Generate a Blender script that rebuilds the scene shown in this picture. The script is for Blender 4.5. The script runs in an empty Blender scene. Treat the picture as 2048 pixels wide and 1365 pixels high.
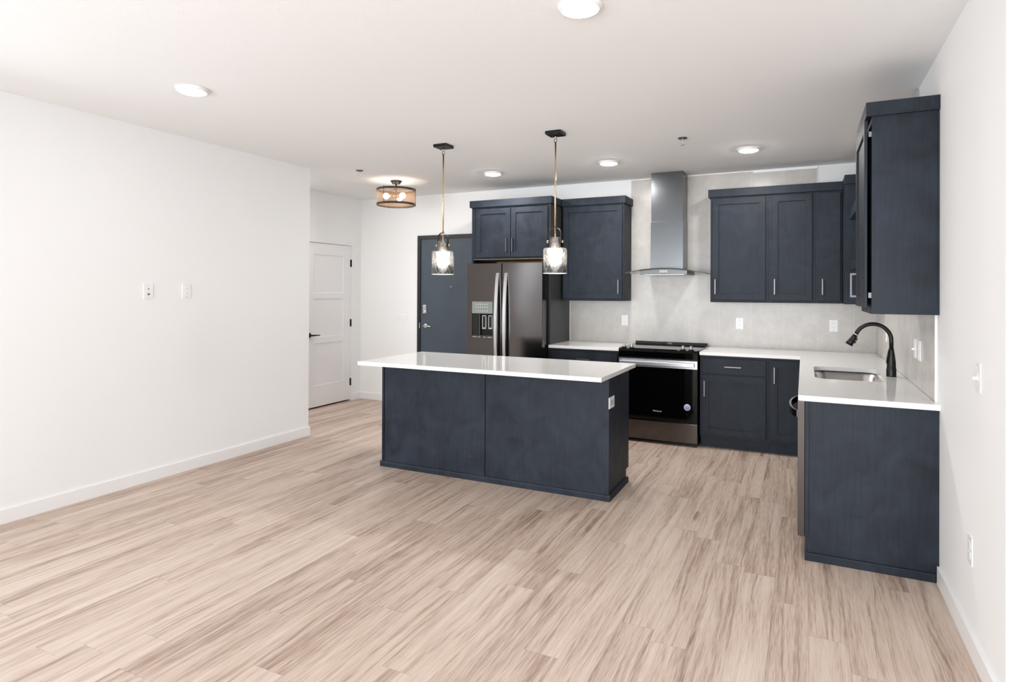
import bpy, bmesh, math, random
from mathutils import Vector, Matrix, geometry

random.seed(4)
S = bpy.context.scene
COL = S.collection
PI = math.pi

# ------------------------------------------------------------------ camera
FPX, U0, V0 = 1217.21, 1024.0, 576.77
TH, ROLL, PIT = 0.447115, 0.0046913, 0.0049844
CAM = Vector((-0.62837, -6.65784, 1.48299))
s_, c_ = math.sin(TH), math.cos(TH)
R0, F0, UZ = Vector((c_, s_, 0)), Vector((-s_, c_, 0)), Vector((0, 0, 1))
F1 = F0 * math.cos(PIT) + UZ * math.sin(PIT)
U1 = -F0 * math.sin(PIT) + UZ * math.cos(PIT)
RT = R0 * math.cos(ROLL) + U1 * math.sin(ROLL)
UP = -R0 * math.sin(ROLL) + U1 * math.cos(ROLL)
cd = bpy.data.cameras.new('camera')
cam = bpy.data.objects.new('camera', cd)
COL.objects.link(cam)
cam.matrix_world = Matrix(((RT.x, UP.x, -F1.x, CAM.x), (RT.y, UP.y, -F1.y, CAM.y),
                           (RT.z, UP.z, -F1.z, CAM.z), (0, 0, 0, 1)))
cd.sensor_width = 36.0
cd.sensor_fit = 'HORIZONTAL'
cd.lens = FPX / 2048 * 36.0
cd.shift_x = (1024.0 - U0) / 2048
cd.shift_y = -(682.5 - V0) / 2048
cd.clip_start = 0.05
S.camera = cam

# ------------------------------------------------------------------ light and exposure
S.view_settings.view_transform = 'Standard'
S.view_settings.look = 'None'
S.view_settings.gamma = 1.0
S.view_settings.exposure = 0.22
S.view_settings.use_curve_mapping = False
S.cycles.diffuse_bounces = 8
S.cycles.glossy_bounces = 6
S.cycles.max_bounces = 16
S.cycles.transparent_max_bounces = 24
S.cycles.sample_clamp_indirect = 6.0
S.cycles.caustics_reflective = False
S.cycles.caustics_refractive = False

W = bpy.data.worlds.new('sky')
S.world = W
W.use_nodes = True
W.node_tree.nodes['Background'].inputs[0].default_value = (0.86, 0.93, 1.0, 1)
W.node_tree.nodes['Background'].inputs[1].default_value = 1.6


def area(name, loc, direction, sx, sy, power, color, spread=180):
    l = bpy.data.lights.new(name, 'AREA')
    l.shape = 'RECTANGLE'
    l.size, l.size_y = sx, sy
    l.energy = power
    l.color = color
    l.spread = math.radians(spread)
    o = bpy.data.objects.new(name, l)
    COL.objects.link(o)
    o.location = loc
    o.rotation_euler = Vector(direction).to_track_quat('-Z', 'Y').to_euler()
    return o


# daylight falling through the windows behind the photographer
area('daylight_rear', (-1.75, -9.0, 1.25), (0, 1, 0.02), 6.4, 2.2, 146, (0.94, 0.97, 1.0), 120)
area('daylight_side', (-5.42, -5.24, 1.45), (1, 0, -0.5), 1.0, 1.55, 15, (0.82, 0.91, 1.0))

# ------------------------------------------------------------------ materials
MATS = {}


def L(r, g, b):
    f = lambda v: (v / 255 / 12.92) if v / 255 <= 0.04045 else ((v / 255 + 0.055) / 1.055) ** 2.4
    return (f(r), f(g), f(b), 1)


def new_mat(name):
    m = bpy.data.materials.new(name)
    m.use_nodes = True
    nt = m.node_tree
    b = nt.nodes['Principled BSDF']
    MATS[name] = m
    return m, nt, b


def N(nt, t, **kw):
    n = nt.nodes.new(t)
    for k, v in kw.items():
        setattr(n, k, v)
    return n


def plain(name, col, rough=0.5, metal=0.0, spec=0.5, noise=0.0, nscale=8.0, bump=0.0, bscale=120.0, aniso=0.0, coat=0.0,
          stretch=(1, 1, 1)):
    m, nt, b = new_mat(name)
    b.inputs['Base Color'].default_value = col
    b.inputs['Roughness'].default_value = rough
    b.inputs['Metallic'].default_value = metal
    b.inputs['Specular IOR Level'].default_value = spec
    if aniso:
        b.inputs['Anisotropic'].default_value = aniso
    if coat:
        b.inputs['Coat Weight'].default_value = coat
        b.inputs['Coat Roughness'].default_value = 0.05
    if noise or bump:
        g = N(nt, 'ShaderNodeNewGeometry')
        mp = N(nt, 'ShaderNodeMapping')
        mp.inputs['Scale'].default_value = stretch
        nt.links.new(g.outputs['Position'], mp.inputs['Vector'])
    if noise:
        t = N(nt, 'ShaderNodeTexNoise')
        t.inputs['Scale'].default_value = nscale
        t.inputs['Detail'].default_value = 5
        nt.links.new(mp.outputs[0], t.inputs['Vector'])
        mx = N(nt, 'ShaderNodeMix', data_type='RGBA')
        mx.inputs[6].default_value = tuple(c * (1 - noise) for c in col[:3]) + (1,)
        mx.inputs[7].default_value = tuple(min(1, c * (1 + noise)) for c in col[:3]) + (1,)
        nt.links.new(t.outputs['Fac'], mx.inputs[0])
        nt.links.new(mx.outputs[2], b.inputs['Base Color'])
    if bump:
        t2 = N(nt, 'ShaderNodeTexNoise')
        t2.inputs['Scale'].default_value = bscale
        t2.inputs['Detail'].default_value = 2
        nt.links.new(mp.outputs[0], t2.inputs['Vector'])
        bp = N(nt, 'ShaderNodeBump')
        bp.inputs['Strength'].default_value = bump
        bp.inputs['Distance'].default_value = 0.002
        nt.links.new(t2.outputs['Fac'], bp.inputs['Height'])
        nt.links.new(bp.outputs[0], b.inputs['Normal'])
    return m


plain('wall_paint', (0.866, 0.874, 0.876, 1), 0.75, spec=0.25, bump=0.08, bscale=180)
plain('ceiling_paint', (0.872, 0.876, 0.876, 1), 0.85, spec=0.2, bump=0.25, bscale=140)
plain('trim_white', (0.86, 0.86, 0.865, 1), 0.35, spec=0.4, bump=0.01, bscale=40)
plain('door_white', (0.84, 0.84, 0.85, 1), 0.38, spec=0.4, bump=0.03, bscale=90)
plain('quartz', (0.88, 0.875, 0.865, 1), 0.07, spec=0.55, noise=0.015, nscale=60)
plain('plastic_white', (0.88, 0.88, 0.88, 1), 0.3, bump=0.005)
plain('jack_dark', (0.06, 0.06, 0.06, 1), 0.4, bump=0.01)
plain('slot_grey', (0.42, 0.42, 0.43, 1), 0.5, bump=0.01)
plain('black_matte', (0.006, 0.006, 0.007, 1), 0.33, spec=0.3, bump=0.01)
plain('black_gloss', (0.006, 0.006, 0.007, 1), 0.08, spec=0.5, bump=0.002)
plain('black_glass', (0.0015, 0.0015, 0.0015, 1), 0.03, spec=0.22, bump=0.001)
plain('dark_void', (0.004, 0.004, 0.005, 1), 0.8, spec=0.1, bump=0.01)
plain('black_stainless', (0.115, 0.103, 0.099, 1), 0.14, metal=1.0, noise=0.04, nscale=3, stretch=(40, 40, 1))
plain('stainless', (0.55, 0.55, 0.56, 1), 0.25, metal=1.0, noise=0.08, nscale=4, stretch=(1, 40, 40))
plain('sink_steel', (0.74, 0.72, 0.70, 1), 0.3, metal=1.0, noise=0.1, nscale=6)
plain('handle_steel', (0.62, 0.62, 0.63, 1), 0.28, metal=1.0, noise=0.05, nscale=20)
plain('gunmetal', (0.15, 0.147, 0.158, 1), 0.36, metal=1.0, noise=0.05, nscale=30)
plain('hinge_steel', (0.22, 0.22, 0.23, 1), 0.55, metal=1.0, noise=0.05, nscale=30)
plain('hood_steel', (0.105, 0.11, 0.115, 1), 0.26, metal=1.0, noise=0.06, nscale=3, stretch=(40, 40, 1))
plain('canopy_steel', (0.10, 0.103, 0.103, 1), 0.34, metal=1.0, noise=0.06, nscale=3, stretch=(1, 40, 40))
plain('chrome', (0.8, 0.8, 0.8, 1), 0.1, metal=1.0, noise=0.02, nscale=30)
plain('brass', (0.78, 0.56, 0.33, 1), 0.24, metal=1.0, noise=0.05, nscale=40)
plain('bronze', (0.055, 0.045, 0.04, 1), 0.4, metal=0.6, noise=0.2, nscale=40)
plain('maple', (0.76, 0.56, 0.35, 1), 0.5, noise=0.25, nscale=6, stretch=(2, 20, 20))
plain('display', (0.23, 0.26, 0.235, 1), 0.25, noise=0.06, nscale=20)
plain('icon_white', (0.6, 0.6, 0.57, 1), 0.4, bump=0.01)
plain('sticker_blue', (0.32, 0.37, 0.62, 1), 0.3, noise=0.5, nscale=90)
plain('sticker_rim', (0.72, 0.72, 0.80, 1), 0.3, noise=0.05, nscale=60)
plain('entry_paint', (0.056, 0.075, 0.096, 1), 0.42, spec=0.5, noise=0.18, nscale=5, bump=0.06, bscale=70, stretch=(1, 1, 1))
plain('steel_frame_paint', (0.012, 0.013, 0.016, 1), 0.4, bump=0.01)
plain('exterior_frame', (0.75, 0.75, 0.75, 1), 0.4, bump=0.01)


def cabinet_mat(name, col, rough, vary=1.0):
    m, nt, b = new_mat(name)
    g = N(nt, 'ShaderNodeNewGeometry')
    mp = N(nt, 'ShaderNodeMapping')
    mp.inputs['Scale'].default_value = (26, 26, 1.3)
    nt.links.new(g.outputs['Position'], mp.inputs['Vector'])
    grain = N(nt, 'ShaderNodeTexNoise')
    grain.inputs['Scale'].default_value = 3.0
    grain.inputs['Detail'].default_value = 6
    nt.links.new(mp.outputs[0], grain.inputs['Vector'])
    blot = N(nt, 'ShaderNodeTexNoise')
    blot.inputs['Scale'].default_value = 4.5
    blot.inputs['Detail'].default_value = 4
    blot.inputs['Distortion'].default_value = 1.2
    nt.links.new(g.outputs['Position'], blot.inputs['Vector'])
    ad = N(nt, 'ShaderNodeMath', operation='MULTIPLY_ADD')
    ad.inputs[1].default_value = 0.30
    nt.links.new(grain.outputs['Fac'], ad.inputs[0])
    ml = N(nt, 'ShaderNodeMath', operation='MULTIPLY')
    ml.inputs[1].default_value = 0.70
    nt.links.new(blot.outputs['Fac'], ml.inputs[0])
    nt.links.new(ml.outputs[0], ad.inputs[2])
    cr = N(nt, 'ShaderNodeValToRGB')
    cr.color_ramp.elements[0].position = 0.33
    cr.color_ramp.elements[1].position = 0.68
    cr.color_ramp.elements[0].color = tuple(c * (1 - 0.38 * vary) for c in col) + (1,)
    cr.color_ramp.elements[1].color = tuple(c * (1 + 0.4 * vary) for c in col) + (1,)
    nt.links.new(ad.outputs[0], cr.inputs[0])
    nt.links.new(cr.outputs[0], b.inputs['Base Color'])
    rr = N(nt, 'ShaderNodeMapRange')
    rr.inputs[1].default_value = 0.35
    rr.inputs[2].default_value = 0.7
    rr.inputs[3].default_value = rough - 0.05 * vary
    rr.inputs[4].default_value = rough + 0.08 * vary
    nt.links.new(blot.outputs['Fac'], rr.inputs[0])
    nt.links.new(rr.outputs[0], b.inputs['Roughness'])
    b.inputs['Specular IOR Level'].default_value = 0.2
    return m


cabinet_mat('cabinet_stain', (0.0195, 0.0250, 0.0355), 0.5)
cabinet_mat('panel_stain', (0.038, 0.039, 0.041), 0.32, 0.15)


def tile_mat():
    m, nt, b = new_mat('tile_greige')
    g = N(nt, 'ShaderNodeNewGeometry')
    n1 = N(nt, 'ShaderNodeTexNoise')
    n1.inputs['Scale'].default_value = 7
    n1.inputs['Detail'].default_value = 8
    n1.inputs['Roughness'].default_value = 0.7
    nt.links.new(g.outputs['Position'], n1.inputs['Vector'])
    cr = N(nt, 'ShaderNodeValToRGB')
    cr.color_ramp.elements[0].position = 0.3
    cr.color_ramp.elements[0].color = (0.50, 0.475, 0.445, 1)
    cr.color_ramp.elements[1].position = 0.7
    cr.color_ramp.elements[1].color = (0.62, 0.59, 0.56, 1)
    nt.links.new(n1.outputs['Fac'], cr.inputs[0])
    # joints every 0.305 m along the wall (x + y runs along whichever wall this is) and 0.61 m up
    sep = N(nt, 'ShaderNodeSeparateXYZ')
    nt.links.new(g.outputs['Position'], sep.inputs[0])
    sm = N(nt, 'ShaderNodeMath', operation='ADD')
    nt.links.new(sep.outputs[0], sm.inputs[0])
    nt.links.new(sep.outputs[1], sm.inputs[1])

    def joint(src, size, off, w):
        a = N(nt, 'ShaderNodeMath', operation='ADD')
        a.inputs[1].default_value = off
        nt.links.new(src, a.inputs[0])
        p = N(nt, 'ShaderNodeMath', operation='PINGPONG')
        p.inputs[1].default_value = size / 2
        nt.links.new(a.outputs[0], p.inputs[0])
        l = N(nt, 'ShaderNodeMath', operation='LESS_THAN')
        l.inputs[1].default_value = w
        nt.links.new(p.outputs[0], l.inputs[0])
        return l.outputs[0]
    j1 = joint(sm.outputs[0], 0.305, 2.027 + 0.012, 0.0014)
    mx = N(nt, 'ShaderNodeMix', data_type='RGBA')
    mx.inputs[7].default_value = (0.66, 0.635, 0.605, 1)
    nt.links.new(j1, mx.inputs[0])
    nt.links.new(cr.outputs[0], mx.inputs[6])
    nt.links.new(mx.outputs[2], b.inputs['Base Color'])
    b.inputs['Roughness'].default_value = 0.27
    b.inputs['Specular IOR Level'].default_value = 0.4


tile_mat()


def floor_mat():
    m, nt, b = new_mat('floor_planks')
    lk = nt.links.new
    g = N(nt, 'ShaderNodeNewGeometry')
    sep = N(nt, 'ShaderNodeSeparateXYZ')
    lk(g.outputs['Position'], sep.inputs[0])

    def M(op, a, bb=None, cc=None):
        n = N(nt, 'ShaderNodeMath', operation=op)
        for i, v in enumerate((a, bb, cc)):
            if v is None:
                continue
            if isinstance(v, (int, float)):
                n.inputs[i].default_value = v
            else:
                lk(v, n.inputs[i])
        return n.outputs[0]
    PW, PL = 0.152, 1.22
    xr = M('DIVIDE', sep.outputs[0], PW)
    row = M('FLOOR', xr)
    wn = N(nt, 'ShaderNodeTexWhiteNoise', noise_dimensions='1D')
    lk(row, wn.inputs['W'])
    yy = M('DIVIDE', sep.outputs[1], PL)
    yr = M('ADD', yy, M('MULTIPLY', wn.outputs[0], 7.0))
    colm = M('FLOOR', yr)
    idv = M('ADD', M('MULTIPLY', row, 13.37), M('MULTIPLY', colm, 5.11))
    wn2 = N(nt, 'ShaderNodeTexWhiteNoise', noise_dimensions='1D')
    lk(idv, wn2.inputs['W'])
    rnd = wn2.outputs[0]
    # wood grain, different on every plank: warped growth lines, broad brown patches, fine pores
    X, Y = sep.outputs[0], sep.outputs[1]
    off = M('MULTIPLY', rnd, 61.0)

    def noise(kx, ky, det, rg, zz=off, dist=0.0):
        cv = N(nt, 'ShaderNodeCombineXYZ')
        lk(M('MULTIPLY', X, kx), cv.inputs[0])
        lk(M('MULTIPLY', Y, ky), cv.inputs[1])
        lk(zz, cv.inputs[2])
        n = N(nt, 'ShaderNodeTexNoise')
        n.inputs['Scale'].default_value = 1.0
        n.inputs['Detail'].default_value = det
        n.inputs['Roughness'].default_value = rg
        n.inputs['Distortion'].default_value = dist
        lk(cv.outputs[0], n.inputs['Vector'])
        return n.outputs['Fac']
    warp = noise(7.0, 1.1, 2, 0.45)
    u = M('ADD', M('MULTIPLY', X, 62.0), M('MULTIPLY', warp, 6.5))
    cg = N(nt, 'ShaderNodeCombineXYZ')
    lk(u, cg.inputs[0])
    lk(M('MULTIPLY', Y, 0.9), cg.inputs[1])
    lk(off, cg.inputs[2])
    gn = N(nt, 'ShaderNodeTexNoise')
    gn.inputs['Scale'].default_value = 1.0
    gn.inputs['Detail'].default_value = 4
    gn.inputs['Roughness'].default_value = 0.6
    lk(cg.outputs[0], gn.inputs['Vector'])
    patch = noise(15.0, 1.15, 3, 0.55, dist=0.15)
    pore = noise(260.0, 10.0, 2, 0.5)
    knot = noise(9.0, 2.2, 1, 0.4)
    kn = N(nt, 'ShaderNodeMapRange')
    kn.inputs[1].default_value = 0.74
    kn.inputs[2].default_value = 0.86
    kn.inputs[3].default_value = 0.0
    kn.inputs[4].default_value = 0.16
    lk(knot, kn.inputs[0])
    f = M('ADD', M('MULTIPLY', gn.outputs['Fac'], 0.37), M('MULTIPLY', pore, 0.27))
    f = M('ADD', f, M('MULTIPLY', patch, 0.36))
    f = M('ADD', f, M('MULTIPLY', M('SUBTRACT', rnd, 0.5), 0.075))
    f = M('SUBTRACT', f, kn.outputs[0])
    cr = N(nt, 'ShaderNodeValToRGB')
    e = cr.color_ramp.elements
    e[0].position, e[0].color = 0.33, (0.235, 0.155, 0.115, 1)
    e[1].position, e[1].color = 0.64, (0.655, 0.545, 0.465, 1)
    k = e.new(0.43)
    k.color = (0.405, 0.300, 0.238, 1)
    k = e.new(0.51)
    k.color = (0.555, 0.440, 0.363, 1)
    lk(f, cr.inputs[0])
    # joints
    dx = M('MULTIPLY', M('PINGPONG', xr, 0.5), PW)
    dy = M('MULTIPLY', M('PINGPONG', yr, 0.5), PL)
    jt = M('MINIMUM', dx, dy)
    jl = N(nt, 'ShaderNodeMapRange')
    jl.inputs[1].default_value = 0.0004
    jl.inputs[2].default_value = 0.0022
    jl.inputs[3].default_value = 0.80
    jl.inputs[4].default_value = 1.0
    lk(jt, jl.inputs[0])
    mx = N(nt, 'ShaderNodeMix', data_type='RGBA', blend_type='MULTIPLY')
    mx.inputs[0].default_value = 1.0
    lk(cr.outputs[0], mx.inputs[6])
    lk(jl.outputs[0], mx.inputs[7])
    lk(mx.outputs[2], b.inputs['Base Color'])
    b.inputs['Roughness'].default_value = 0.46
    b.inputs['Specular IOR Level'].default_value = 0.4
    bp = N(nt, 'ShaderNodeBump')
    bp.inputs['Strength'].default_value = 0.12
    bp.inputs['Distance'].default_value = 0.001
    lk(f, bp.inputs['Height'])
    lk(bp.outputs[0], b.inputs['Normal'])


floor_mat()


def glass_mat(name, tint, transp, white, seed_scale, rough=0.02):
    """clear lamp glass: mostly see-through, glossy at the rim, with a sprinkling of pale bubbles"""
    m, nt, b = new_mat(name)
    nt.nodes.remove(b)
    out = nt.nodes['Material Output']
    lk = nt.links.new
    tr = N(nt, 'ShaderNodeBsdfTransparent')
    tr.inputs[0].default_value = tint
    gl = N(nt, 'ShaderNodeBsdfGlossy')
    gl.inputs['Roughness'].default_value = rough
    tl = N(nt, 'ShaderNodeBsdfTranslucent')
    tl.inputs[0].default_value = white
    df = N(nt, 'ShaderNodeBsdfDiffuse')
    df.inputs[0].default_value = white
    wm = N(nt, 'ShaderNodeMixShader')
    wm.inputs[0].default_value = 0.5
    lk(tl.outputs[0], wm.inputs[1])
    lk(df.outputs[0], wm.inputs[2])
    g = N(nt, 'ShaderNodeNewGeometry')
    mp = N(nt, 'ShaderNodeMapping')
    mp.inputs['Scale'].default_value = (1, 1, 0.35)
    lk(g.outputs['Position'], mp.inputs['Vector'])
    no = N(nt, 'ShaderNodeTexNoise')
    no.inputs['Scale'].default_value = seed_scale
    no.inputs['Detail'].default_value = 4
    lk(mp.outputs[0], no.inputs['Vector'])
    mr = N(nt, 'ShaderNodeMapRange')
    mr.inputs[1].default_value = 0.42
    mr.inputs[2].default_value = 0.72
    mr.inputs[3].default_value = 1 - transp - 0.10
    mr.inputs[4].default_value = 1 - transp + 0.25
    lk(no.outputs['Fac'], mr.inputs[0])
    m1 = N(nt, 'ShaderNodeMixShader')
    lk(mr.outputs[0], m1.inputs[0])
    lk(tr.outputs[0], m1.inputs[1])
    lk(wm.outputs[0], m1.inputs[2])
    lw = N(nt, 'ShaderNodeLayerWeight')
    lw.inputs[0].default_value = 0.28
    m2 = N(nt, 'ShaderNodeMixShader')
    lk(lw.outputs['Fresnel'], m2.inputs[0])
    lk(m1.outputs[0], m2.inputs[1])
    lk(gl.outputs[0], m2.inputs[2])
    lk(m2.outputs[0], out.inputs[0])
    return m


glass_mat('seeded_glass', (1, 1, 1, 1), 0.76, (0.95, 0.95, 0.96, 1), 90)
glass_mat('clear_glass', (0.93, 0.97, 0.95, 1), 0.97, (0.8, 0.85, 0.82, 1), 3)


def mesh_shade_mat():
    m, nt, b = new_mat('wire_mesh')
    nt.nodes.remove(b)
    lk = nt.links.new
    out = nt.nodes['Material Output']
    tr = N(nt, 'ShaderNodeBsdfTransparent')
    df = N(nt, 'ShaderNodeBsdfDiffuse')
    df.inputs[0].default_value = (0.52, 0.36, 0.23, 1)
    tl = N(nt, 'ShaderNodeBsdfTranslucent')
    tl.inputs[0].default_value = (0.42, 0.28, 0.18, 1)
    g = N(nt, 'ShaderNodeNewGeometry')
    no = N(nt, 'ShaderNodeTexNoise')
    no.inputs['Scale'].default_value = 60
    lk(g.outputs['Position'], no.inputs['Vector'])
    mr = N(nt, 'ShaderNodeMapRange')
    mr.inputs[3].default_value = 0.22
    mr.inputs[4].default_value = 0.38
    lk(no.outputs['Fac'], mr.inputs[0])
    a = N(nt, 'ShaderNodeMixShader')
    a.inputs[0].default_value = 0.5
    lk(df.outputs[0], a.inputs[1])
    lk(tl.outputs[0], a.inputs[2])
    c = N(nt, 'ShaderNodeMixShader')
    lk(mr.outputs[0], c.inputs[0])
    lk(tr.outputs[0], c.inputs[1])
    lk(a.outputs[0], c.inputs[2])
    lk(c.outputs[0], out.inputs[0])


mesh_shade_mat()


def emit_mat(name, col, strength):
    m, nt, b = new_mat(name)
    b.inputs['Base Color'].default_value = (0.9, 0.9, 0.9, 1)
    b.inputs['Emission Color'].default_value = col
    b.inputs['Emission Strength'].default_value = strength


emit_mat('diffuser_lit', (1.0, 0.978, 0.95, 1), 240.0)
emit_mat('diffuser_dim', (1.0, 0.975, 0.945, 1), 45.0)
emit_mat('pendant_bulb_lit', (1.0, 0.90, 0.78, 1), 44.0)
emit_mat('globe_bulb_lit', (1.0, 0.88, 0.74, 1), 24.0)


# ------------------------------------------------------------------ mesh helpers
class MB:
    """collects shapes in world coordinates; link() makes them one object"""

    def __init__(self):
        self.bm = bmesh.new()

    def add(self, verts, faces, smooth=False):
        vs = [self.bm.verts.new(v) for v in verts]
        for f in faces:
            try:
                fc = self.bm.faces.new([vs[i] for i in f])
                fc.smooth = smooth
            except ValueError:
                pass
        return self

    def merge(self, other):
        me = bpy.data.meshes.new('tmp')
        other.bm.to_mesh(me)
        self.bm.from_mesh(me)
        bpy.data.meshes.remove(me)
        other.bm.free()
        return self

    def box(self, x0, x1, y0, y1, z0, z1, bev=0.0):
        t = MB() if bev else self
        xs, ys, zs = sorted((x0, x1)), sorted((y0, y1)), sorted((z0, z1))
        v = [(x, y, z) for z in zs for y in ys for x in xs]
        t.add(v, [(0, 2, 3, 1), (4, 5, 7, 6), (0, 1, 5, 4), (2, 6, 7, 3), (0, 4, 6, 2), (1, 3, 7, 5)])
        if bev:
            bmesh.ops.bevel(t.bm, geom=t.bm.edges[:], offset=bev, segments=2, affect='EDGES', profile=0.7)
            self.merge(t)
        return self

    def ring(self, pts_a, pts_b, smooth=True):
        n = len(pts_a)
        return self.add(list(pts_a) + list(pts_b), [(i, (i + 1) % n, n + (i + 1) % n, n + i) for i in range(n)], smooth)

    def tube(self, pts, r, seg=12, caps=True, flat=None):
        """round tube along points; r a number or a list; flat=(rx, ry) gives an elliptical section"""
        pts = [Vector(p) for p in pts]
        rs = r if isinstance(r, (list, tuple)) else [r] * len(pts)
        rings = []
        ref = None
        for i, p in enumerate(pts):
            d = (pts[min(i + 1, len(pts) - 1)] - pts[max(i - 1, 0)]).normalized()
            if ref is None:
                ref = Vector((0, 0, 1)) if abs(d.z) < 0.9 else Vector((1, 0, 0))
            a = d.cross(ref)
            if a.length < 1e-6:
                a = d.cross(Vector((0, 1, 0)))
            a.normalize()
            b = a.cross(d).normalized()
            ref = b
            rings.append([p + a * math.cos(t) * rs[i] + b * math.sin(t) * rs[i] for t in
                          [2 * PI * k / seg for k in range(seg)]])
        verts = [v for rg in rings for v in rg]
        faces = []
        for i in range(len(rings) - 1):
            for k in range(seg):
                faces.append((i * seg + k, i * seg + (k + 1) % seg, (i + 1) * seg + (k + 1) % seg, (i + 1) * seg + k))
        self.add(verts, faces, True)
        if caps:
            self.add(rings[0], [tuple(range(seg))[::-1]])
            self.add(rings[-1], [tuple(range(seg))])
        return self

    def lathe(self, c, prof, seg=32, axis='z', close=False):
        """prof: list of (radius, height along axis) ; c: centre"""
        verts, faces = [], []
        for (r, h) in prof:
            for k in range(seg):
                a = 2 * PI * k / seg
                u, w = r * math.cos(a), r * math.sin(a)
                if axis == 'z':
                    verts.append((c[0] + u, c[1] + w, c[2] + h))
                elif axis == 'y':
                    verts.append((c[0] + u, c[1] + h, c[2] + w))
                else:
                    verts.append((c[0] + h, c[1] + u, c[2] + w))
        n = len(prof)
        for i in range(n - 1 + (1 if close else 0)):
            j = (i + 1) % n
            for k in range(seg):
                faces.append((i * seg + k, i * seg + (k + 1) % seg, j * seg + (k + 1) % seg, j * seg + k))
        self.add(verts, faces, True)
        if not close:
            if prof[0][0] > 1e-5:
                self.add(verts[:seg], [tuple(range(seg))])
            if prof[-1][0] > 1e-5:
                self.add(verts[-seg:], [tuple(range(seg))])
        return self

    def sphere(self, c, r, seg=16, sz=1.0):
        prof = [(r * math.sin(PI * i / 10) + 1e-6, -r * sz * math.cos(PI * i / 10)) for i in range(11)]
        return self.lathe(c, prof, seg)

    def slab(self, outer, hole, z0, z1):
        """flat plate from polygon(s) in xy, with an optional hole"""
        loops = [outer] + ([hole] if hole else [])
        tri = geometry.tessellate_polygon([[Vector((x, y, 0)) for x, y in lp] for lp in loops])
        flat = [p for lp in loops for p in lp]
        n = len(flat)
        v = [(x, y, z1) for x, y in flat] + [(x, y, z0) for x, y in flat]
        f = [tuple(t) for t in tri] + [tuple(n + i for i in reversed(t)) for t in tri]
        o = 0
        for lp in loops:
            k = len(lp)
            f += [(o + i, o + (i + 1) % k, n + o + (i + 1) % k, n + o + i) for i in range(k)]
            o += k
        return self.add(v, f)

    def prism(self, poly, axis, a0, a1):
        """polygon extruded along an axis: 'x' poly=(y,z), 'y' poly=(x,z), 'z' poly=(x,y)"""
        def P(p, a):
            return (a, p[0], p[1]) if axis == 'x' else (p[0], a, p[1]) if axis == 'y' else (p[0], p[1], a)
        n = len(poly)
        tri = geometry.tessellate_polygon([[Vector((p[0], p[1], 0)) for p in poly]])
        v = [P(p, a0) for p in poly] + [P(p, a1) for p in poly]
        f = [tuple(t) for t in tri] + [tuple(n + i for i in reversed(t)) for t in tri]
        f += [(i, (i + 1) % n, n + (i + 1) % n, n + i) for i in range(n)]
        return self.add(v, f)

    def panel(self, face, w, u0, u1, z0, z1, thick, holes=(), rec=0.009, back_open=False):
        """a leaf whose front lies at plane w of `face` ('-y', '+y', '-x', '+x'); holes are recessed fields (u0,u1,z0,z1)
        stacked from bottom to top, sharing the same u range"""
        sg = -1 if face[0] == '-' else 1

        def P(u, d, z):            # d = depth behind the front
            q = w - sg * d
            return (u, q, z) if face[1] == 'y' else (q, u, z)
        b = 0.0018
        us0, us1 = sorted((u0, u1))
        A = [(us0, z0), (us1, z0), (us1, z1), (us0, z1)]
        I = [(us0 + b, z0 + b), (us1 - b, z0 + b), (us1 - b, z1 - b), (us0 + b, z1 - b)]
        self.add([P(u, thick, z) for u, z in A] + [P(u, b, z) for u, z in A] + [P(u, 0, z) for u, z in I],
                 [(0, 1, 2, 3)] + [(i, (i + 1) % 4, 4 + (i + 1) % 4, 4 + i) for i in range(4)] +
                 [(4 + i, 4 + (i + 1) % 4, 8 + (i + 1) % 4, 8 + i) for i in range(4)])
        a, c, d, e = I[0][0], I[1][0], I[0][1], I[2][1]
        if not holes:
            return self.add([P(a, 0, d), P(c, 0, d), P(c, 0, e), P(a, 0, e)], [(0, 1, 2, 3)])
        h0, h1 = sorted(holes[0][:2])
        zs = [d] + [z for h in holes for z in h[2:]] + [e]
        q = lambda ua, ub, za, zb: self.add([P(ua, 0, za), P(ub, 0, za), P(ub, 0, zb), P(ua, 0, zb)], [(0, 1, 2, 3)])
        q(a, h0, d, e)
        q(h1, c, d, e)
        for i in range(0, len(zs), 2):
            q(h0, h1, zs[i], zs[i + 1])
        for h in holes:
            za, zb = h[2:]
            s = min(0.0015, rec)
            O = [(h0, za), (h1, za), (h1, zb), (h0, zb)]
            K = [(h0 + s, za + s), (h1 - s, za + s), (h1 - s, zb - s), (h0 + s, zb - s)]
            self.add([P(u, 0, z) for u, z in O] + [P(u, rec, z) for u, z in K],
                     [(i, (i + 1) % 4, 4 + (i + 1) % 4, 4 + i) for i in range(4)] + [(4, 5, 6, 7)])
        return self

    def link(self, name, mat, parent=None, weld=True):
        bm = self.bm
        if weld:
            bmesh.ops.remove_doubles(bm, verts=bm.verts[:], dist=1e-5)
        bmesh.ops.recalc_face_normals(bm, faces=bm.faces[:])
        off = Vector((0, 0, 0))
        p = parent
        while p is not None:
            off += Vector(p.location)
            p = p.parent
        if parent is None:
            xs = [v.co for v in bm.verts]
            off = Vector(((min(v.x for v in xs) + max(v.x for v in xs)) / 2,
                          (min(v.y for v in xs) + max(v.y for v in xs)) / 2, min(v.z for v in xs)))
        bmesh.ops.translate(bm, verts=bm.verts[:], vec=-off)
        me = bpy.data.meshes.new(name)
        bm.to_mesh(me)
        bm.free()
        me.materials.append(MATS[mat])
        o = bpy.data.objects.new(name, me)
        COL.objects.link(o)
        if parent is not None:
            o.parent = parent
        else:
            o.location = off
        return o


def B(name, mat, parent, x0, x1, y0, y1, z0, z1, bev=0.0):
    return MB().box(x0, x1, y0, y1, z0, z1, bev).link(name, mat, parent)


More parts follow.
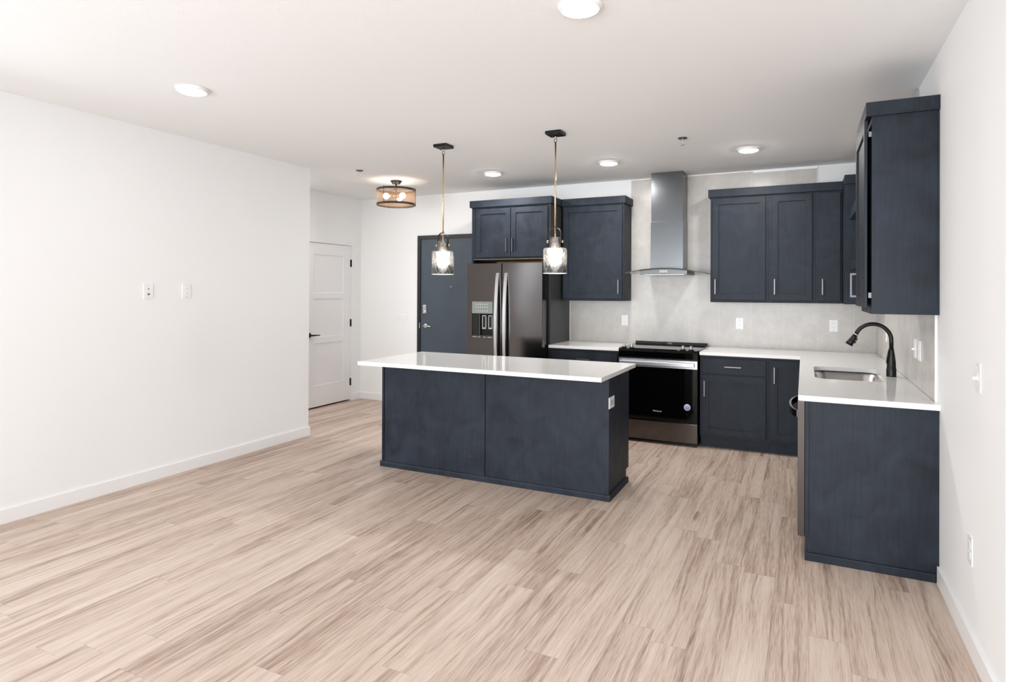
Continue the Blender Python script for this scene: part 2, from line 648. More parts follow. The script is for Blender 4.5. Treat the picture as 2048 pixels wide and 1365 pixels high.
def tag(o, label, cat, group=None):
    o['label'] = label
    o['category'] = cat
    if group:
        o['group'] = group
    return o


def thing(name, loc, label, cat, group=None):
    o = bpy.data.objects.new(name, None)
    o.empty_display_size = 0.1
    COL.objects.link(o)
    o.location = loc
    return tag(o, label, cat, group)


def struct(o, label=None):
    o['kind'] = 'structure'
    if label:
        o['label'] = label
    return o


def dup(root, loc, label, group=None):
    r = root.copy()
    COL.objects.link(r)
    r.location = loc
    r['label'] = label
    if group:
        r['group'] = group
    for ch in root.children:
        c = ch.copy()
        COL.objects.link(c)
        c.parent = r
        for g in ch.children:
            d = g.copy()
            COL.objects.link(d)
            d.parent = c
    return r


H = 2.728
XL, XH, YE = -5.184, -6.130, -1.947
CT = 0.914

# ------------------------------------------------------------------ room shell
struct(B('floor', 'floor_planks', None, -6.4, 2.2, -9.0, 0.2, -0.06, 0))
struct(B('ceiling', 'ceiling_paint', None, -6.4, 2.2, -9.0, 0.2, H, H + 0.06))
DX0, DX1, DZ = -5.140, -4.215, 2.150         # entry door leaf
m = MB().box(-6.4, DX0 - 0.01, 0, 0.14, 0, H).box(DX1 + 0.01, 0.14, 0, 0.14, 0, H)
m.box(DX0 - 0.01, DX1 + 0.01, 0, 0.14, DZ + 0.01, H)
struct(m.link('wall_back', 'wall_paint', weld=False))
CY0, CY1, CZ = -1.030, -0.205, 2.080          # closet door leaf
m = MB().box(XH - 0.14, XH, CY1 + 0.012, 0, 0, H).box(XH - 0.14, XH, -4.60, CY0 - 0.012, 0, H)
m.box(XH - 0.14, XH, CY0 - 0.012, CY1 + 0.012, CZ + 0.012, H)
struct(m.link('wall_hall', 'wall_paint', weld=False))
m = MB().box(XH - 0.90, XH - 0.86, -1.3, 0, -0.06, H).box(XH - 0.86, XH - 0.14, -1.3, -1.26, -0.06, H).box(XH - 0.86, XH - 0.14, -0.04, 0, -0.06, H)
m.box(XH - 0.86, XH - 0.14, -1.26, -0.04, -0.06, -0.001).box(XH - 0.86, XH - 0.14, -1.26, -0.04, H - 0.04, H)
struct(m.link('wall_closet', 'wall_paint', weld=False))
m = MB().box(-5.30, XL, -4.72, YE, 0, H).box(-6.28, -5.30, -4.72, -4.60, 0, H).box(XL - 0.18, XL, -5.76, -4.72, 0, 0.66).box(XL - 0.18, XL, -5.76, -4.72, 2.26, H)
m.box(XL - 0.18, XL, -8.8, -5.76, 0, H)
struct(m.link('wall_left', 'wall_paint', weld=False))
struct(B('wall_right', 'wall_paint', None, 0, 0.14, -3.89, 0, 0, H))
struct(B('wall_return', 'wall_paint', None, 0, 2.1, -4.03, -3.89, 0, H))
struct(B('wall_side', 'wall_paint', None, 2.0, 2.14, -8.8, -4.03, 0, H))
m = MB().box(XL - 0.18, -4.95, -8.94, -8.8, 0, H).box(1.45, 2.14, -8.94, -8.8, 0, H)
m.box(-4.95, 1.45, -8.94, -8.8, 2.35, H).box(-4.95, 1.45, -8.94, -8.8, 0, 0.15)
struct(m.link('wall_rear', 'wall_paint', weld=False))
m = MB()
for x in (-4.95, -3.37, -1.78, -0.19, 1.39):
    m.box(x, x + 0.06, -8.92, -8.84, 0.15, 2.35)
m.box(-4.95, 1.45, -8.92, -8.84, 0.15, 0.21).box(-4.95, 1.45, -8.92, -8.84, 2.29, 2.35)
struct(m.link('window_1', 'exterior_frame', weld=False))
m = MB()
for y in (-5.76, -5.27, -4.78):
    m.box(XL - 0.12, XL - 0.05, y, y + 0.06, 0.66, 2.26)
m.box(XL - 0.12, XL - 0.05, -5.76, -4.72, 0.66, 0.72).box(XL - 0.12, XL - 0.05, -5.76, -4.72, 2.2, 2.26)
struct(m.link('window_2', 'exterior_frame', weld=False))

# baseboards
bh, bt = 0.090, 0.014
struct(B('baseboard_left', 'trim_white', None, XL, XL + bt, -8.8, YE, 0, bh, 0.002))
struct(B('baseboard_corner', 'trim_white', None, -5.30 - bt, XL + bt, YE, YE + bt, 0, bh, 0.002))
m = MB().box(XH, XH + bt, CY1 + 0.03, 0, 0, bh).box(XH, XH + bt, -4.60, CY0 - 0.03, 0, bh)
struct(m.link('baseboard_hall', 'trim_white', weld=False))
struct(B('baseboard_back', 'trim_white', None, XH + bt, -5.192, -bt, 0, 0, bh, 0.002))
struct(B('baseboard_right', 'trim_white', None, -bt, 0, -4.03 - bt, -2.9135, 0, bh, 0.002))
struct(B('baseboard_return', 'trim_white', None, 0, 2.0, -4.03 - bt, -4.03, 0, bh, 0.002))

# ------------------------------------------------------------------ closet door (white, three panels)
dr = thing('door_1', (XH, (CY0 + CY1) / 2, 0), 'white three-panel interior door with black lever in the hallway', 'door')
dr['kind'] = 'structure'
fl = [(CY0 + 0.145, CY1 - 0.142, a, b) for a, b in ((0.285, 0.815), (0.895, 1.379), (1.452, 1.935))]
MB().panel('+x', XH - 0.003, CY0, CY1, 0.022, CZ, 0.04, fl, 0.008).link('door_leaf', 'door_white', dr)
m = MB().box(XH - 0.13, XH + 0.004, CY1 + 0.003, CY1 + 0.024, 0, CZ + 0.026).box(XH - 0.13, XH + 0.004, CY0 - 0.024, CY0 - 0.003, 0, CZ + 0.026)
m.box(XH - 0.13, XH + 0.004, CY0 - 0.003, CY1 + 0.003, CZ + 0.004, CZ + 0.026)
m.link('door_frame', 'trim_white', dr, weld=False)
for z in (0.256, 1.048, 1.849):
    MB().box(XH - 0.004, XH + 0.003, CY1 - 0.012, CY1 + 0.012, z - 0.047, z + 0.047).tube(
        [(XH + 0.006, CY1 + 0.001, z - 0.05), (XH + 0.006, CY1 + 0.001, z + 0.05)], 0.007, 10).link('hinge', 'black_matte', dr)
hy = CY0 + 0.066
m = MB().lathe((XH - 0.003, hy, 0.925), [(0.0, 0.012), (0.027, 0.012), (0.031, 0.008), (0.031, 0.0)], 24, 'x')
m.tube([(XH, hy, 0.925), (XH + 0.055, hy, 0.925)], 0.010, 12)
m.tube([(XH + 0.052, hy - 0.006, 0.925), (XH + 0.056, hy + 0.05, 0.925), (XH + 0.054, hy + 0.125, 0.921)], [0.010, 0.009, 0.007], 12)
m.link('door_handle', 'black_matte', dr)

# ------------------------------------------------------------------ entry door (dark, steel frame)
dr = thing('door_2', ((DX0 + DX1) / 2, 0, 0), 'dark slate entry door in black frame beside the refrigerator', 'door')
dr['kind'] = 'structure'
B('door_leaf', 'entry_paint', dr, DX0, DX1, -0.002, 0.043, 0.01, DZ, 0.001)
m = MB().box(DX0 - 0.048, DX0 - 0.002, -0.016, 0.13, 0, DZ + 0.052).box(DX1 + 0.002, DX1 + 0.048, -0.016, 0.13, 0, DZ + 0.052)
m.box(DX0 - 0.002, DX1 + 0.002, -0.016, 0.13, DZ + 0.003, DZ + 0.052)
m.link('door_frame', 'steel_frame_paint', dr, weld=False)
kp = MB().box(-5.095, -5.038, -0.026, -0.002, 1.188, 1.303, 0.009).link('deadbolt_keypad', 'chrome', dr)
m = MB()
for r in range(4):
    for c in range(2):
        m.box(-5.084 + c * 0.022, -5.072 + c * 0.022, -0.0285, -0.026, 1.243 + r * 0.012, 1.251 + r * 0.012)
m.link('key_button', 'slot_grey', kp, weld=False)
m = MB().lathe((-5.067, -0.026, 1.215), [(0.0, -0.008), (0.012, -0.008), (0.012, 0.0)], 16, 'y')
m.box(-5.070, -5.064, -0.046, -0.032, 1.203, 1.227, 0.002)
m.link('thumb_turn', 'chrome', kp)
m = MB().lathe((-5.059, -0.002, 1.028), [(0.0, -0.014), (0.026, -0.014), (0.031, -0.008), (0.031, 0.0)], 24, 'y')
m.tube([(-5.059, -0.012, 1.028), (-5.059, -0.060, 1.028)], 0.010, 12)
m.tube([(-5.066, -0.058, 1.028), (-5.005, -0.062, 1.028), (-4.945, -0.058, 1.024)], [0.011, 0.009, 0.007], 12)
m.link('door_handle', 'chrome', dr)
B('latch_strike', 'chrome', dr, DX0 - 0.013, DX0 - 0.003, -0.018, -0.016, 0.995, 1.065)
MB().lathe((-4.683, -0.002, 1.536), [(0.0, -0.004), (0.008, -0.004), (0.009, 0.0)], 14, 'y').link('peephole', 'chrome', dr)

# ------------------------------------------------------------------ tile backsplash
TT = 0.010
bs = thing('tile_backsplash', (-1.5, -TT, CT), 'pale greige tile backsplash on the back wall, rising to the ceiling behind the range hood', 'backsplash')
poly = [(-3.064, CT), (-TT, CT), (-TT, 1.40), (-0.514, 1.40), (-0.514, 2.700), (-1.10, 2.700), (-1.10, 2.716),
        (-2.355, 2.716), (-2.355, 1.40), (-3.064, 1.40)]
MB().prism(poly, 'y', -TT, -0.0005).link('tile_field', 'tile_greige', bs)
m = MB().box(-0.514, -0.508, -TT - 0.001, -0.0005, 2.44, 2.718).box(-1.10, -0.508, -TT - 0.001, -0.0005, 2.700, 2.705)
m.link('edge_trim', 'plastic_white', bs)
B('end_trim', 'plastic_white', bs, -3.0745, -3.0645, -TT - 0.002, -0.0005, CT, 1.39)
bs = thing('tile_backsplash', (-TT, -1.5, CT), 'glossy greige tile backsplash on the right wall behind the black faucet', 'backsplash')
poly = [(-2.83, CT), (-0.0105, CT), (-0.0105, 2.714), (-2.262, 2.714), (-2.262, 1.372), (-2.83, 1.372)]
MB().prism(poly, 'x', -TT, -0.0005).link('tile_field', 'tile_greige', bs)
m = MB().box(-TT - 0.003, -0.0005, -2.270, -2.2625, 2.51, 2.722)
m.link('edge_trim', 'stainless', bs)
B('end_trim', 'plastic_white', bs, -TT - 0.001, -0.0005, -2.838, -2.8305, CT, 1.370)


# ------------------------------------------------------------------ cabinets
def pull(parent, face, w, u, z, length=0.15, horiz=False):
    """slim bar pull standing 30 mm off plane w"""
    sg = -1 if face[0] == '-' else 1

    def bx(m, u0, u1, d0, d1, z0, z1, bev):
        a, b = w + sg * d0, w + sg * d1
        if face[1] == 'y':
            m.box(u0, u1, a, b, z0, z1, bev)
        else:
            m.box(a, b, u0, u1, z0, z1, bev)
    m = MB()
    h = length / 2
    t = 0.0055
    if horiz:
        bx(m, u - h, u + h, 0.022, 0.032, z - t, z + t, 0.0015)
        for k in (-1, 1):
            bx(m, u + k * (h - 0.006) - t, u + k * (h - 0.006) + t, 0.0, 0.024, z - t, z + t, 0)
    else:
        bx(m, u - t, u + t, 0.022, 0.032, z - h, z + h, 0.0015)
        for k in (-1, 1):
            bx(m, u - t, u + t, 0.0, 0.024, z + k * (h - 0.006) - t, z + k * (h - 0.006) + t, 0)
    return m.link('pull_handle', 'gunmetal', parent, weld=False)


def shaker(parent, name, face, w, u0, u1, z0, z1, fr=0.058, handle=None, flat=False, horiz=False):
    a, b = sorted((u0, u1))
    hole = () if flat else [(a + fr, b - fr, z0 + fr, z1 - fr)]
    d = MB().panel(face, w, u0, u1, z0, z1, 0.0140, hole, 0.0115).link(name, 'cabinet_stain', parent)
    if handle:
        pull(d, face, w, handle[0], handle[1], 0.15, horiz)
    return d


UB, UT, CRT = 1.383, 2.430, 2.505
YU = -0.311      # face frame of the upper cabinets
YUD = -0.330     # their door faces


def upper(x0, x1, label, crown=True, cl=0.0, crr=0.0):
    t = thing('wall_cabinet', ((x0 + x1) / 2, 0, UB), label, 'cabinet', 'upper cabinets')
    B('cabinet_body', 'cabinet_stain', t, x0 + 0.0004, x1 - 0.0004, YU, -TT - 0.0005, UB, UT, 0.001)
    if crown:
        B('crown', 'cabinet_stain', t, x0 - cl, x1 + crr, YU - 0.026, -TT - 0.0005, UT - 0.002, CRT, 0.0015)
    return t


t = upper(-3.050, -2.352, 'dark upper cabinet with one wide door between the refrigerator and the range hood', cl=0, crr=0.018)
shaker(t, 'door', '-y', YUD, -3.034, -2.369, 1.408, 2.409, handle=(-2.404, 1.536))
t = upper(-1.472, -0.937, 'dark upper cabinet with wide door right beside the range hood', cl=0.020)
shaker(t, 'door', '-y', YUD, -1.451, -0.961, 1.408, 2.409, handle=(-1.421, 1.537))
t = upper(-0.937, -0.532, 'dark upper cabinet with narrow recessed door, second right of the range hood')
shaker(t, 'door', '-y', YUD, -0.910, -0.558, 1.408, 2.409, handle=(-0.880, 1.537))
t = upper(-0.532, -0.312, 'slim dark upper cabinet with a plain flat door, third right of the range hood')
shaker(t, 'door', '-y', YUD, -0.505, -0.327, 1.408, 2.409, handle=(-0.473, 1.537), flat=True)

# corner unit on the right wall, its plain side towards the camera
t = thing('wall_cabinet', (-0.155, -0.32, UB), 'dark corner wall cabinet on the right wall, plain side carrying two thick shelves', 'cabinet', 'upper cabinets')
B('cabinet_body', 'cabinet_stain', t, -0.308, -TT - 0.0005, -0.645, -TT - 0.001, UB, UT, 0.001)
B('crown', 'cabinet_stain', t, -0.3115, -TT - 0.0005, -0.665, -TT - 0.001, UT - 0.002, CRT, 0.0015)
# thick floating shelves running from the corner unit to the near cabinet
for z0, z1, lab in ((2.112, 2.196, 'thick dark floating shelf above the sink, upper of the two'),
                    (1.676, 1.751, 'thick dark floating shelf above the sink, lower of the two')):
    o = B('floating_shelf', 'cabinet_stain', None, -0.272, -TT - 0.0005, -2.2585, -0.6655, z0, z1, 0.0015)
    tag(o, lab, 'shelf', 'shelves over the sink')

# near cabinet on the right wall
t = thing('wall_cabinet', (-0.15, -2.58, 1.37), 'large dark upper cabinet at the right edge, broad plain side facing the room', 'cabinet', 'upper cabinets')
B('cabinet_body', 'cabinet_stain', t, -0.302, -TT - 0.0005, -2.897, -2.275, 1.370, UT, 0.001)
B('crown', 'cabinet_stain', t, -0.330, -0.001, -2.915, -2.275, UT - 0.004, 2.500, 0.0015)
B('scribe_strip', 'cabinet_stain', t, -TT, -0.001, -2.897, -2.842, 1.3705, UT - 0.005)
d = shaker(t, 'door', '-x', -0.336, -2.884, -2.292, 1.404, 2.409, handle=(-2.325, 1.530))
for z in (1.47, 2.335):
    B('hinge', 'hinge_steel', d, -0.3165, -0.3015, -2.889, -2.884, z - 0.014, z + 0.014)

# cabinet above the refrigerator with its tall side panels
t = thing('fridge_cabinet', (-3.557, -0.3, 0), 'dark two-door cabinet bridging the top of the refrigerator, with tall side panels', 'cabinet', 'upper cabinets')
B('cabinet_body', 'cabinet_stain', t, -4.018, -3.097, -0.605, -0.001, 1.842, UT, 0.001)
MB().box(-4.0175, -3.0975, -0.600, -0.001, 1.838, 1.8415).link('bottom_board', 'maple', t)
for xa, xb in ((-4.040, -4.0185), (-3.0965, -3.0755)):
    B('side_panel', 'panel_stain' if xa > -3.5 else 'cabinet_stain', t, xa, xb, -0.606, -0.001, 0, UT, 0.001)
B('crown', 'cabinet_stain', t, -4.058, -3.0555, -0.631, -0.001, UT - 0.002, CRT, 0.0015)
MB().box(-4.0175, -3.0975, -0.020, -0.002, 1.785, 1.8375).link('nailing_strip', 'maple', t)
shaker(t, 'door', '-y', -0.625, -3.978, -3.547, 1.860, 2.405, handle=(-3.585, 1.993))
shaker(t, 'door', '-y', -0.625, -3.540, -3.104, 1.860, 2.405, handle=(-3.513, 1.993))

# base cabinets along the back wall
YB, YBD, ZB = -0.610, -0.630, 0.8835


def base(x0, x1, label):
    t = thing('base_cabinet', ((x0 + x1) / 2, -0.3, 0), label, 'cabinet', 'base cabinets')
    B('cabinet_body', 'cabinet_stain', t, x0 + 0.0004, x1 - 0.0004, YB, -0.003, 0.107, ZB, 0.001)
    B('toe_kick', 'cabinet_stain', t, x0 + 0.0004, x1 - 0.0004, -0.555, -0.05, 0, 0.107)
    return t


t = base(-3.0745, -2.309, 'dark base cabinet with drawer between the refrigerator and the range')
shaker(t, 'drawer', '-y', YBD, -3.050, -2.332, 0.712, 0.856, handle=(-2.690, 0.780), flat=True, horiz=True)
shaker(t, 'door', '-y', YBD, -3.050, -2.695, 0.132, 0.694, handle=(-2.735, 0.575))
shaker(t, 'door', '-y', YBD, -2.688, -2.332, 0.132, 0.694, handle=(-2.650, 0.575))
t = base(-1.524, -0.921, 'dark base cabinet with drawer above a recessed door, right of the range')
shaker(t, 'drawer', '-y', YBD, -1.503, -0.939, 0.712, 0.857, handle=(-1.224, 0.782), flat=True, horiz=True)
shaker(t, 'door', '-y', YBD, -1.503, -0.939, 0.132, 0.695, handle=(-1.479, 0.567), fr=0.060)
t = base(-0.921, -0.612, 'dark corner base cabinet with one tall narrow door beside the dishwasher run')
shaker(t, 'door', '-y', YBD, -0.903, -0.645, 0.132, 0.861, handle=(-0.868, 0.728), fr=0.060)

# sink run on the right wall
XB, XBD = -0.610, -0.630
t = thing('sink_cabinet', (-0.3, -1.6, 0), 'dark sink base cabinet under the faucet, beyond the dishwasher', 'cabinet', 'base cabinets')
MB().box(XB, -0.59, -2.268, -0.632, 0.107, ZB).box(-0.59, -0.003, -2.268, -2.25, 0.107, ZB).box(-0.59, -0.003, -2.25, -0.65, 0.107, 0.125).box(
    -0.59, -0.003, -0.65, -0.632, 0.107, ZB).link('cabinet_body', 'cabinet_stain', t, weld=False)
B('toe_kick', 'cabinet_stain', t, -0.555, -0.05, -2.268, -0.632, 0, 0.107)
for a, b, h in ((-2.25, -1.815, -1.85), (-1.808, -1.375, -1.77), (-1.34, -0.66, -1.30)):
    shaker(t, 'door', '-x', XBD, a, b, 0.132, 0.861, handle=(h, 0.565))

# dishwasher
t = thing('dishwasher', (-0.35, -2.572, 0), 'dishwasher with black steel front and bowed bar handle at the end of the sink run', 'dishwasher')
B('tub', 'black_matte', t, -0.600, -0.03, -2.868, -2.274, 0.10, 0.872)
d = B('door', 'black_stainless', t, -0.658, -0.622, -2.870, -2.272, 0.118, 0.872, 0.002)
B('gasket_frame', 'black_matte', t, -0.622, -0.600, -2.862, -2.28, 0.125, 0.868)
B('kick_plate', 'black_matte', t, -0.560, -0.540, -2.868, -2.274, 0.0, 0.10)
ins, outs = [], []
for k in range(17):
    f = k / 16
    bow = math.sin(PI * f) ** 0.6
    y = -2.835 + f * 0.53
    outs.append((-0.664 - 0.044 * bow, y))
    ins.append((-0.656 - 0.040 * bow, y))
MB().prism(outs + ins[::-1], 'z', 0.776, 0.815).link('bar_handle', 'black_stainless', t)

# end panel of the sink run
t = thing('end_panel', (-0.3, -2.885, 0), 'wide dark end panel closing the sink run, facing the living area', 'panel')
B('panel_board', 'cabinet_stain', t, -0.600, -0.0005, -2.894, -2.878, 0, ZB, 0.0008)
B('corner_stile', 'cabinet_stain', t, -0.621, -0.601, -2.897, -2.873, 0, ZB, 0.001)
B('shoe_moulding', 'cabinet_stain', t, -0.622, -0.0145, -2.909, -2.8975, 0, 0.045, 0.004)

# ------------------------------------------------------------------ countertops
OV = 0.656


def arc(cx, cy, r, a0, a1, n=6):
    return [(cx + r * math.cos(a0 + (a1 - a0) * i / n), cy + r * math.sin(a0 + (a1 - a0) * i / n)) for i in range(n + 1)]


YC = -2.924
outer = [(-1.5235, -TT - 0.0005), (-1.5235, -OV)] + [(-OV, -OV)] + arc(-OV + 0.015, YC + 0.015, 0.015, PI, 1.5 * PI, 4) + \
        [(-0.0005, YC), (-0.0005, -2.8400), (-TT - 0.0015, -2.8400), (-TT - 0.0015, -TT - 0.0005)]
SX0, SX1, SY0, SY1 = -0.560, -0.146, -2.142, -1.385
r = 0.085
hole = arc(SX0 + r, SY0 + r, r, PI, 1.5 * PI) + arc(SX1 - r, SY0 + r, r, 1.5 * PI, 2 * PI) + \
    arc(SX1 - r, SY1 - r, r, 0, 0.5 * PI) + arc(SX0 + r, SY1 - r, r, 0.5 * PI, PI)
o = MB().slab(outer, hole, CT - 0.030, CT).link('countertop', 'quartz')
tag(o, 'white quartz L-shaped countertop with the sink cut-out, running into the right corner', 'countertop', 'white countertops')
o = B('countertop', 'quartz', None, -3.0745, -2.3105, -OV, -TT - 0.0025, CT - 0.030, CT, 0.002)
tag(o, 'short white quartz countertop between the refrigerator and the range', 'countertop', 'white countertops')

# sink bowl
t = thing('sink', (-0.353, -1.764, 0.70), 'stainless undermount sink bowl set below the white countertop', 'sink')
m = MB()


def rr(gr, z):
    q = r + gr
    return [(x, y, z) for x, y in arc(SX0 + r, SY0 + r, q, PI, 1.5 * PI) + arc(SX1 - r, SY0 + r, q, 1.5 * PI, 2 * PI) +
            arc(SX1 - r, SY1 - r, q, 0, 0.5 * PI) + arc(SX0 + r, SY1 - r, q, 0.5 * PI, PI)]


lv = [(0.022, 0.8825), (0.004, 0.8825), (0.002, 0.858), (-0.008, 0.850), (-0.010, 0.72), (-0.030, 0.700), (-0.075, 0.695)]
for (g0, z0), (g1, z1) in zip(lv, lv[1:]):
    m.ring(rr(g0, z0), rr(g1, z1))
bot = rr(-0.075, 0.695)
m.add(bot, [tuple(range(len(bot)))])
o = m.link('bowl', 'sink_steel', t)
md = o.modifiers.new('thickness', 'SOLIDIFY')
md.thickness = 0.0015
md.offset = 0
MB().lathe((-0.353, -1.76, 0.696), [(0.0, 0.001), (0.03, 0.001), (0.045, 0.004), (0.052, 0.004), (0.055, 0.0)], 24).link('drain', 'chrome', t)

# faucet
FX, FY = -0.090, -1.80
t = thing('faucet', (FX, FY, CT), 'matte black gooseneck pull-down faucet arching over the sink', 'faucet')
MB().lathe((FX, FY, CT), [(0.031, 0.0), (0.030, 0.006), (0.0305, 0.045), (0.029, 0.055), (0.028, 0.058), (0.0265, 0.10),
                          (0.021, 0.150), (0.0165, 0.178), (0.0155, 0.19)], 24).link('body', 'black_matte', t)
pts = [(FX, FY, CT + 0.185), (FX, FY, 1.15)]
rad, ca = 0.108, (FX - 0.108, 1.160)
for k in range(1, 17):
    a = PI * 0.90 * k / 16
    pts.append((ca[0] + rad * math.cos(a), FY, ca[1] + rad * math.sin(a)))
MB().tube(pts, 0.0135, 16).link('gooseneck', 'black_matte', t)
e0 = Vector(pts[-1])
dv = (e0 - Vector(pts[-2])).normalized()
dv = (dv + Vector((-0.16, 0, 0))).normalized()
MB().tube([e0 - dv * 0.004, e0 + dv * 0.004], 0.0165, 16).link('collar_ring', 'chrome', t)
hd = MB().tube([e0 + dv * 0.004, e0 + dv * 0.02, e0 + dv * 0.06, e0 + dv * 0.085], [0.0155, 0.0165, 0.0215, 0.0255], 16).link('spray_head', 'black_matte', t)
pv = Vector((-dv.z, 0, dv.x))
if pv.x < 0:
    pv = -pv
m = MB()
for k, ln in ((0.028, 0.006), (0.050, 0.008)):
    c0 = e0 + dv * k + pv * 0.020
    m.tube([c0 - dv * 0.010, c0 + dv * 0.010], ln, 10)
m.link('spray_button', 'black_matte', hd, weld=False)
MB().tube([(FX - 0.026, FY - 0.008, CT + 0.09), (FX - 0.024, FY - 0.018, CT + 0.13), (FX - 0.016, FY - 0.020, CT + 0.185)], [0.006, 0.006, 0.004], 10).link('lever', 'black_matte', t)

# ------------------------------------------------------------------ island
t = thing('kitchen_island', (-2.85, -2.3, 0), 'dark kitchen island with paneled back in the middle of the room', 'island')
IX0, IX1, IY0, IY1 = -3.848, -1.869, -2.479, -1.935
m = MB().box(IX0 + 0.006, IX1 - 0.004, IY0 + 0.019, IY1, 0.107, ZB)
m.box(IX0 + 0.006, IX1 - 0.004, IY0 + 0.019, IY1 - 0.06, 0, 0.107)
m.link('cabinet_body', 'cabinet_stain', t, weld=False)
B('end_panel', 'cabinet_stain', t, IX1 - 0.004, IX1, IY0 + 0.02, IY1, 0.107, ZB)
B('back_panel', 'cabinet_stain', t, IX0 + 0.025, -2.8955, IY0 + 0.003, IY0 + 0.0185, 0.0, ZB)
B('back_panel', 'cabinet_stain', t, -2.856, IX1 - 0.0205, IY0 + 0.0026, IY0 + 0.0185, 0.0, ZB)
for a, b in ((IX0, IX0 + 0.018), (-2.895, -2.863), (IX1 - 0.020, IX1 + 0.001)):
    B('stile', 'cabinet_stain', t, a, b, IY0 + (0.0025 if a == -2.895 else 0), IY0 + 0.0185, 0, ZB, 0.001)
m = MB().prism([(IY0 - 0.011, 0), (IY0 - 0.0005, 0), (IY0 - 0.0005, 0.045), (IY0 - 0.006, 0.043), (IY0 - 0.011, 0.032)], 'x', IX0 - 0.010, IX1 + 0.012)
m.link('shoe_moulding', 'cabinet_stain', t)
m = MB().prism([(IX1 + 0.012, 0), (IX1 + 0.0015, 0), (IX1 + 0.0015, 0.045), (IX1 + 0.007, 0.043), (IX1 + 0.012, 0.032)], 'y', IY0 - 0.0004, IY1 - 0.045)
m.link('shoe_moulding', 'cabinet_stain', t)
n = 4
wd = (IX1 - IX0 - 0.04) / n
for k in range(n):
    a = IX0 + 0.02 + k * wd
    shaker(t, 'drawer', '+y', IY1 + 0.0195, a + 0.008, a + wd - 0.008, 0.712, 0.857, handle=(a + wd / 2, 0.782), flat=True, horiz=True)
    shaker(t, 'door', '+y', IY1 + 0.0195, a + 0.008, a + wd - 0.008, 0.132, 0.695, handle=(a + (0.04 if k % 2 else wd - 0.04), 0.575))
pl = B('outlet_plate', 'plastic_white', t, IX1 + 0.0005, IX1 + 0.006, -2.484, -2.358, 0.652, 0.732, 0.002)
pl['label'] = 'white outlet plate'
m = MB()
for k in (-1, 1):
    m.box(IX1 + 0.006, IX1 + 0.0085, -2.421 + k * 0.021 - 0.015, -2.421 + k * 0.021 + 0.015, 0.674, 0.710, 0.001)
m.link('receptacle', 'slot_grey', pl, weld=False)
o = B('countertop', 'quartz', None, -3.856, -1.829, -2.785, -1.881, CT - 0.030, CT, 0.002)
tag(o, 'white quartz island countertop overhanging the dark paneled island', 'countertop', 'white countertops')

# ------------------------------------------------------------------ refrigerator
t = thing('refrigerator', (-3.54, -0.4, 0), 'black stainless side-by-side refrigerator with ice dispenser under the two-door cabinet', 'refrigerator')
FRL, FRR, FRM = -3.9925, -3.0985, -3.559
B('cabinet_body', 'black_gloss', t, FRL + 0.004, FRR - 0.001, -0.722, -0.03, 0.03, 1.765, 0.004)
hx0, hx1 = -3.925, -3.668
dl = MB().panel('-y', -0.800, FRL, FRM - 0.004, 0.075, 1.785, 0.072, [(hx0, hx1, 0.975, 1.370)], 0.060).link('freezer_door', 'black_stainless', t)
dR = MB().panel('-y', -0.800, FRM + 0.004, FRR + 0.012, 0.075, 1.785, 0.072).link('fridge_door', 'black_stainless', t)
B('kick_grille', 'black_matte', t, FRL + 0.01, FRR - 0.01, -0.715, -0.69, 0.0, 0.07)
B('hinge_cover', 'black_matte', t, FRM - 0.05, FRM + 0.05, -0.76, -0.66, 1.766, 1.784)
# dispenser
B('control_panel', 'display', dl, hx0 + 0.002, hx1 - 0.002, -0.803, -0.745, 1.238, 1.368, 0.002)
m = MB()
for rw, z in enumerate((1.330, 1.300, 1.262)):
    for k in range(6):
        xx = hx0 + 0.050 + k * 0.027
        w = 0.008 if rw < 2 else (0.011 if k % 2 else 0.007)
        B('display_icon', 'icon_white', dl, xx, xx + w, -0.8036, -0.803, z, z + (0.012 if rw < 2 else 0.009))
B('dispenser_cavity', 'black_gloss', dl, hx0 + 0.002, hx0 + 0.095, -0.790, -0.742, 1.000, 1.237, 0.002)
B('cavity_back', 'black_matte', dl, hx0 + 0.096, hx1 - 0.002, -0.750, -0.742, 0.990, 1.237)
for xa in (hx0 + 0.112, hx0 + 0.190):
    pd = MB().box(xa, xa + 0.006, -0.772, -0.752, 1.075, 1.215).box(xa + 0.042, xa + 0.048, -0.772, -0.752, 1.075, 1.215).box(
        xa, xa + 0.048, -0.772, -0.752, 1.069, 1.083).box(xa, xa + 0.048, -0.772, -0.752, 1.209, 1.217).link('paddle_frame', 'icon_white', dl, weld=False)
    B('paddle', 'black_gloss', pd, xa + 0.007, xa + 0.041, -0.765, -0.753, 1.084, 1.208)
B('drip_tray', 'black_stainless', dl, hx0 + 0.002, hx1 - 0.002, -0.797, -0.742, 0.976, 1.0)
m = MB()
for xa, xb in ((0.008, 0.06), (0.075, 0.105), (0.145, 0.172), (0.195, 0.25)):
    B('tray_edge', 'icon_white', dl, hx0 + xa, hx0 + xb, -0.8015, -0.797, 0.978, 0.983)


def bow_handle(parent, x):
    outs, ins = [], []
    for k in range(25):
        f = k / 24
        z = 0.55 + f * 1.13
        bow = math.sin(PI * f) ** 0.75
        outs.append((-0.806 - 0.055 * bow, z))
        ins.append((-0.798 - 0.042 * bow, z))
    m = MB().prism(outs + ins[::-1], 'x', x - 0.0165, x + 0.0165)
    m.link('door_handle', 'handle_steel', parent)


bow_handle(dl, FRM - 0.050)
bow_handle(dR, FRM + 0.052)

